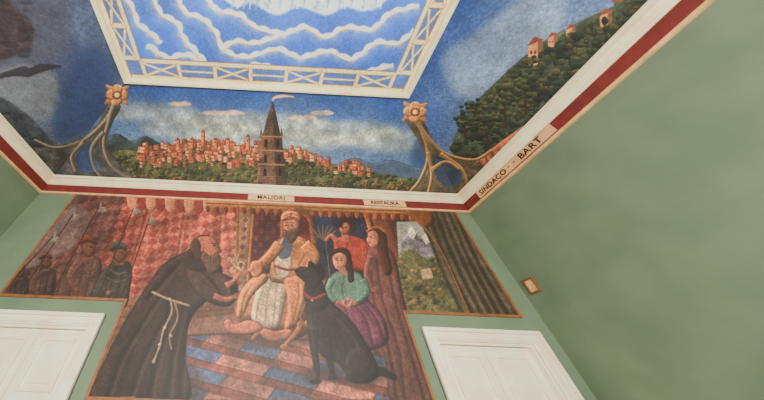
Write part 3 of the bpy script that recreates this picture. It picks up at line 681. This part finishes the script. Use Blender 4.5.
text('BART',1.98,'r',size=.14); text('· ·',2.30,'r',size=.16)
# ------------------------------------------------------------------ cove + ceiling
N=28; V=[];F=[];UV=[];FM=[]
def addgrid(rows,mi):
    nc=len(rows[0]); base=len(V)
    for r in rows:
        for v,uv in r: V.append(v); UV.append(uv)
    for i in range(len(rows)-1):
        for k in range(nc-1):
            a=base+i*nc+k; F.append([a,a+1,a+nc+1,a+nc]); FM.append(mi)
rB=[];rF=[];rL=[];rR=[]
for i in range(N+1):
    t=i/N; z=C+float(zz(t)); gl,gr,gb=float(gap(t,GL)),float(gap(t,GR)),float(gap(t,GB))
    xa,xb,ya,yb=XL+gl,XR-gr,YF+gb,D-gb
    u=lambda x:(x-XL)/(XR-XL); v=lambda y:abs(y-YM)/(D-YM)
    rB.append([((xa,yb,z),(u(xa),t)),((xb,yb,z),(u(xb),t))]); rF.append([((xb,ya,z),(u(xb),t)),((xa,ya,z),(u(xa),t))])
    rL.append([((xa,y,z),(v(y),t)) for y in (ya,YM,yb)]); rR.append([((xb,y,z),(v(y),t)) for y in (yb,YM,ya)])
addgrid(rB,0);addgrid(rF,0);addgrid(rL,1);addgrid(rR,2)
WT_=(1.02,1.0,.965)
mk('ceiling_cove',V,F,[fresco_mat('cove_landscape_fresco',coveB,E=1.9,tint=WT_),fresco_mat('cove_left_fresco',coveL,E=1.9,tint=WT_),fresco_mat('cove_right_fresco',coveR,E=1.9,tint=WT_)],FM,UV,smooth=True)
V=[];F=[];UV=[];FM=[]
yy0=2*YM-PY1; z=C+HC+.05
addgrid([[((x,y,z),((x-PX0)/(PX1-PX0),abs(y-YM)/(PY1-YM))) for x in (PX0,PX1)] for y in (PY1,YM,yy0)],0)
mk('ceiling',V,F,[fresco_mat('ceiling_sky_fresco',ceilC,E=2.0,tint=(1.01,1,.98))],FM,UV)
V=[];F=[]
pr=[(-.03,HC-.015),(-.01,HC-.045),(.02,HC-.04),(.045,HC-.01),(.045,HC+.05)]
for g,zr in pr: V+=[(PX0+g,yy0+g,C+zr),(PX1-g,yy0+g,C+zr),(PX1-g,PY1-g,C+zr),(PX0+g,PY1-g,C+zr)]
for i in range(len(pr)-1):
    for k in range(4): F.append([i*4+k,i*4+(k+1)%4,(i+1)*4+(k+1)%4,(i+1)*4+k])
mk('ceiling_panel_molding',V,F,[WHITE])
boxes('roof_slab',[(XL-TH,XR+TH,YF-TH,D+TH,C+HC+.1,C+HC+.2)],WHITE)
# ------------------------------------------------------------------ mural panel
ml,mr_=-3.50,3.65; il,ir=-1.80,2.01; zt,zm,zb=2.835,1.005,-.02
y=D-.012
V=[];UV=[];F=[]
def vv(x,z): V.append((x,y,C+z)); UV.append(((x-MX0)/(MX1-MX0),(z-MZ0)/(MZ1-MZ0))); return len(V)-1
for (a,b,c0,c1) in ((ml,il,zm,zt),(il,ir,zb,zt),(ir,mr_,zm,zt)):
    F.append([vv(a,c0),vv(b,c0),vv(b,c1),vv(a,c1)])
mu=mk('wall_mural',V,F,[fresco_mat('court_scene_fresco',mural,.6,E=1.65,gam=1.06,tint=(1.03,1,.96))],None,UV)
bd=[];w=.035; ya,yb=D-.022,D-.001
bd+=[(ml-w,ml,ya,yb,C+zm-w,C+zt),(ml,il,ya,yb,C+zm-w,C+zm),(il-w,il,ya,yb,C+zb-w,C+zm-w),(il,ir,ya,yb,C+zb-w,C+zb),(ir,ir+w,ya,yb,C+zb-w,C+zm-w),(ir,mr_,ya,yb,C+zm-w,C+zm),(mr_,mr_+w,ya,yb,C+zm-w,C+zt)]
boxes('mural_border',bd,GOLD,parent=mu)
# ------------------------------------------------------------------ doors
def door(idx,a,b):
    e=bpy.data.objects.new('door_%d'%idx,None); bpy.context.scene.collection.objects.link(e)
    t=dtop
    for k,(o,w,p) in enumerate(((.0,.15,.03),(.02,.05,.05),(.105,.045,.065))):
        i0,i1=o,o+w
        bs=[(a-i1,a-i0,D-p,D+.001,0,t+i1),(b+i0,b+i1,D-p,D+.001,0,t+i1),(a-i0,b+i0,D-p,D+.001,t+i0,t+i1)]
        boxes('casing_%d'%k,bs,DOORW,parent=e,bevel=.006)
    boxes('jamb',[(a,a+.03,D,D+.2,0,t),(b-.03,b,D,D+.2,0,t),(a+.03,b-.03,D,D+.2,t-.03,t)],DOORW,parent=e)
    m=(a+b)/2
    for j,(p,q) in enumerate(((a+.032,m-.003),(m+.003,b-.032))):
        boxes('leaf_%d'%j,[(p,q,D+.07,D+.115,.01,t-.035)],DOORW,parent=e)
        for k,(z0,z1) in enumerate(((.14,.75),(.87,1.45),(1.55,t-.13))):
            x0,x1=p+.09,q-.09; yy=D+.07
            fr=.03
            boxes('panel_molding_%d%d'%(j,k),[(x0,x0+fr,yy-.03,yy+.002,z0,z1),(x1-fr,x1,yy-.03,yy+.002,z0,z1),(x0+fr,x1-fr,yy-.03,yy+.002,z0,z0+fr),(x0+fr,x1-fr,yy-.03,yy+.002,z1-fr,z1)],DOORW,parent=e,bevel=.006)
            boxes('raised_field_%d%d'%(j,k),[(x0+.07,x1-.07,yy-.018,yy+.002,z0+.07,z1-.07)],DOORW,parent=e,bevel=.008)
    boxes('handle',[(m+.03,m+.05,D+.02,D+.07,1.0,1.02),(m+.03,m+.14,D+.015,D+.03,1.0,1.02)],BRASS,parent=e,bevel=.003)
door(1,*dl); door(2,*dr)
boxes('baseboard_back',[(XL+.02,dl[0]-.15,D-.02,D,0,.14),(dl[1]+.15,dr[0]-.15,D-.02,D,0,.14),(dr[1]+.15,XR-.02,D-.02,D,0,.14)],DOORW)
boxes('baseboard_left',[(XL,XL+.02,YF,D,0,.14)],DOORW); boxes('baseboard_right',[(XR-.02,XR,YF,D,0,.14)],DOORW); boxes('baseboard_front',[(XL+.02,XR-.02,YF,YF+.02,0,.14)],DOORW)
# ------------------------------------------------------------------ slim gilt frame on right wall (its corner shows at the photo's edge)
pf=bpy.data.objects.new('picture_frame',None); bpy.context.scene.collection.objects.link(pf)
X,Y,Z=[v[0] for v in ray([(523,281)])]
yb=Y/X*XR; zb2=C+Z/X*XR; ya,za=yb-.16,zb2-.20
w=.022
boxes('frame_rails',[(XR-.03,XR-.002,ya,ya+w,za,zb2),(XR-.03,XR-.002,yb-w,yb,za,zb2),(XR-.03,XR-.002,ya+w,yb-w,za,za+w),(XR-.03,XR-.002,ya+w,yb-w,zb2-w,zb2)],GOLD,parent=pf,bevel=.005)
boxes('frame_mat_board',[(XR-.015,XR-.004,ya+w,yb-w,za+w,zb2-w)],CREAM,parent=pf)
# ------------------------------------------------------------------ added floor lamp, unseen behind the camera, put in to brighten the vault
fl=bpy.data.objects.new('added_floor_lamp',None); bpy.context.scene.collection.objects.link(fl)
def lathe(name,prof,mat,parent,cx,cy,n=32):
    V=[];F=[]
    for r,z in prof:
        for k in range(n):
            a=2*math.pi*k/n; V.append((cx+r*math.cos(a),cy+r*math.sin(a),z))
    for i in range(len(prof)-1):
        for k in range(n): F.append([i*n+k,i*n+(k+1)%n,(i+1)*n+(k+1)%n,(i+1)*n+k])
    return mk(name,V,F,[mat],parent=parent,smooth=True)
lathe('stand',[(0,0),(.16,0),(.16,.02),(.03,.05),(.015,.1),(.015,1.72),(.03,1.74),(0,1.76)],BRASS,fl,0,-1.7)
lathe('bowl_shade',[(.02,1.74),(.14,1.78),(.22,1.86),(.23,1.87),(.14,1.80),(.02,1.76)],CREAM,fl,0,-1.7)
def light(name,typ,loc,en,col,rot=(0,0,0),size=1,sy=None,parent=None):
    l=bpy.data.lights.new(name,typ); l.energy=en; l.color=col
    if typ=='AREA': l.size=size; l.shape='RECTANGLE'; l.size_y=sy or size
    else: l.shadow_soft_size=size
    o=bpy.data.objects.new(name,l); o.location=loc; o.rotation_euler=rot; bpy.context.scene.collection.objects.link(o)
    if parent: o.parent=parent
light('vault_fill_light','POINT',(0,-1.7,2.0),540,(1,.90,.78),size=.12,parent=fl)  # added fill light over the made-up lamp, brightens vault and ceiling
for i,(a,b) in enumerate(wo):
    light('window_daylight','AREA',((a+b)/2,YF-.05,2.1),330,(1,.97,.92),rot=(math.radians(100),0,0),size=1.2,sy=2.3)
wld=bpy.data.worlds.new('World'); bpy.context.scene.world=wld; wld.use_nodes=True
sky=wld.node_tree.nodes.new('ShaderNodeTexSky')
try: sky.sun_disc=False
except Exception: pass
wld.node_tree.links.new(sky.outputs['Color'],wld.node_tree.nodes['Background'].inputs['Color']); wld.node_tree.nodes['Background'].inputs['Strength'].default_value=.15
# ------------------------------------------------------------------ camera
cd=bpy.data.cameras.new('camera'); cam=bpy.data.objects.new('camera',cd); bpy.context.scene.collection.objects.link(cam)
rt=Vector((Xc[0],Yc[0],Zc[0])); dn=Vector((Xc[1],Yc[1],Zc[1])); fw=Vector((Xc[2],Yc[2],Zc[2]))
M=Matrix((( rt.x,-dn.x,-fw.x,0),(rt.y,-dn.y,-fw.y,0),(rt.z,-dn.z,-fw.z,C),(0,0,0,1)))
cam.matrix_world=M
cd.sensor_fit='HORIZONTAL'; cd.sensor_width=36; cd.lens=f/764*36; cd.shift_x=(382-FX)/764; cd.clip_start=.05
bpy.context.scene.camera=cam
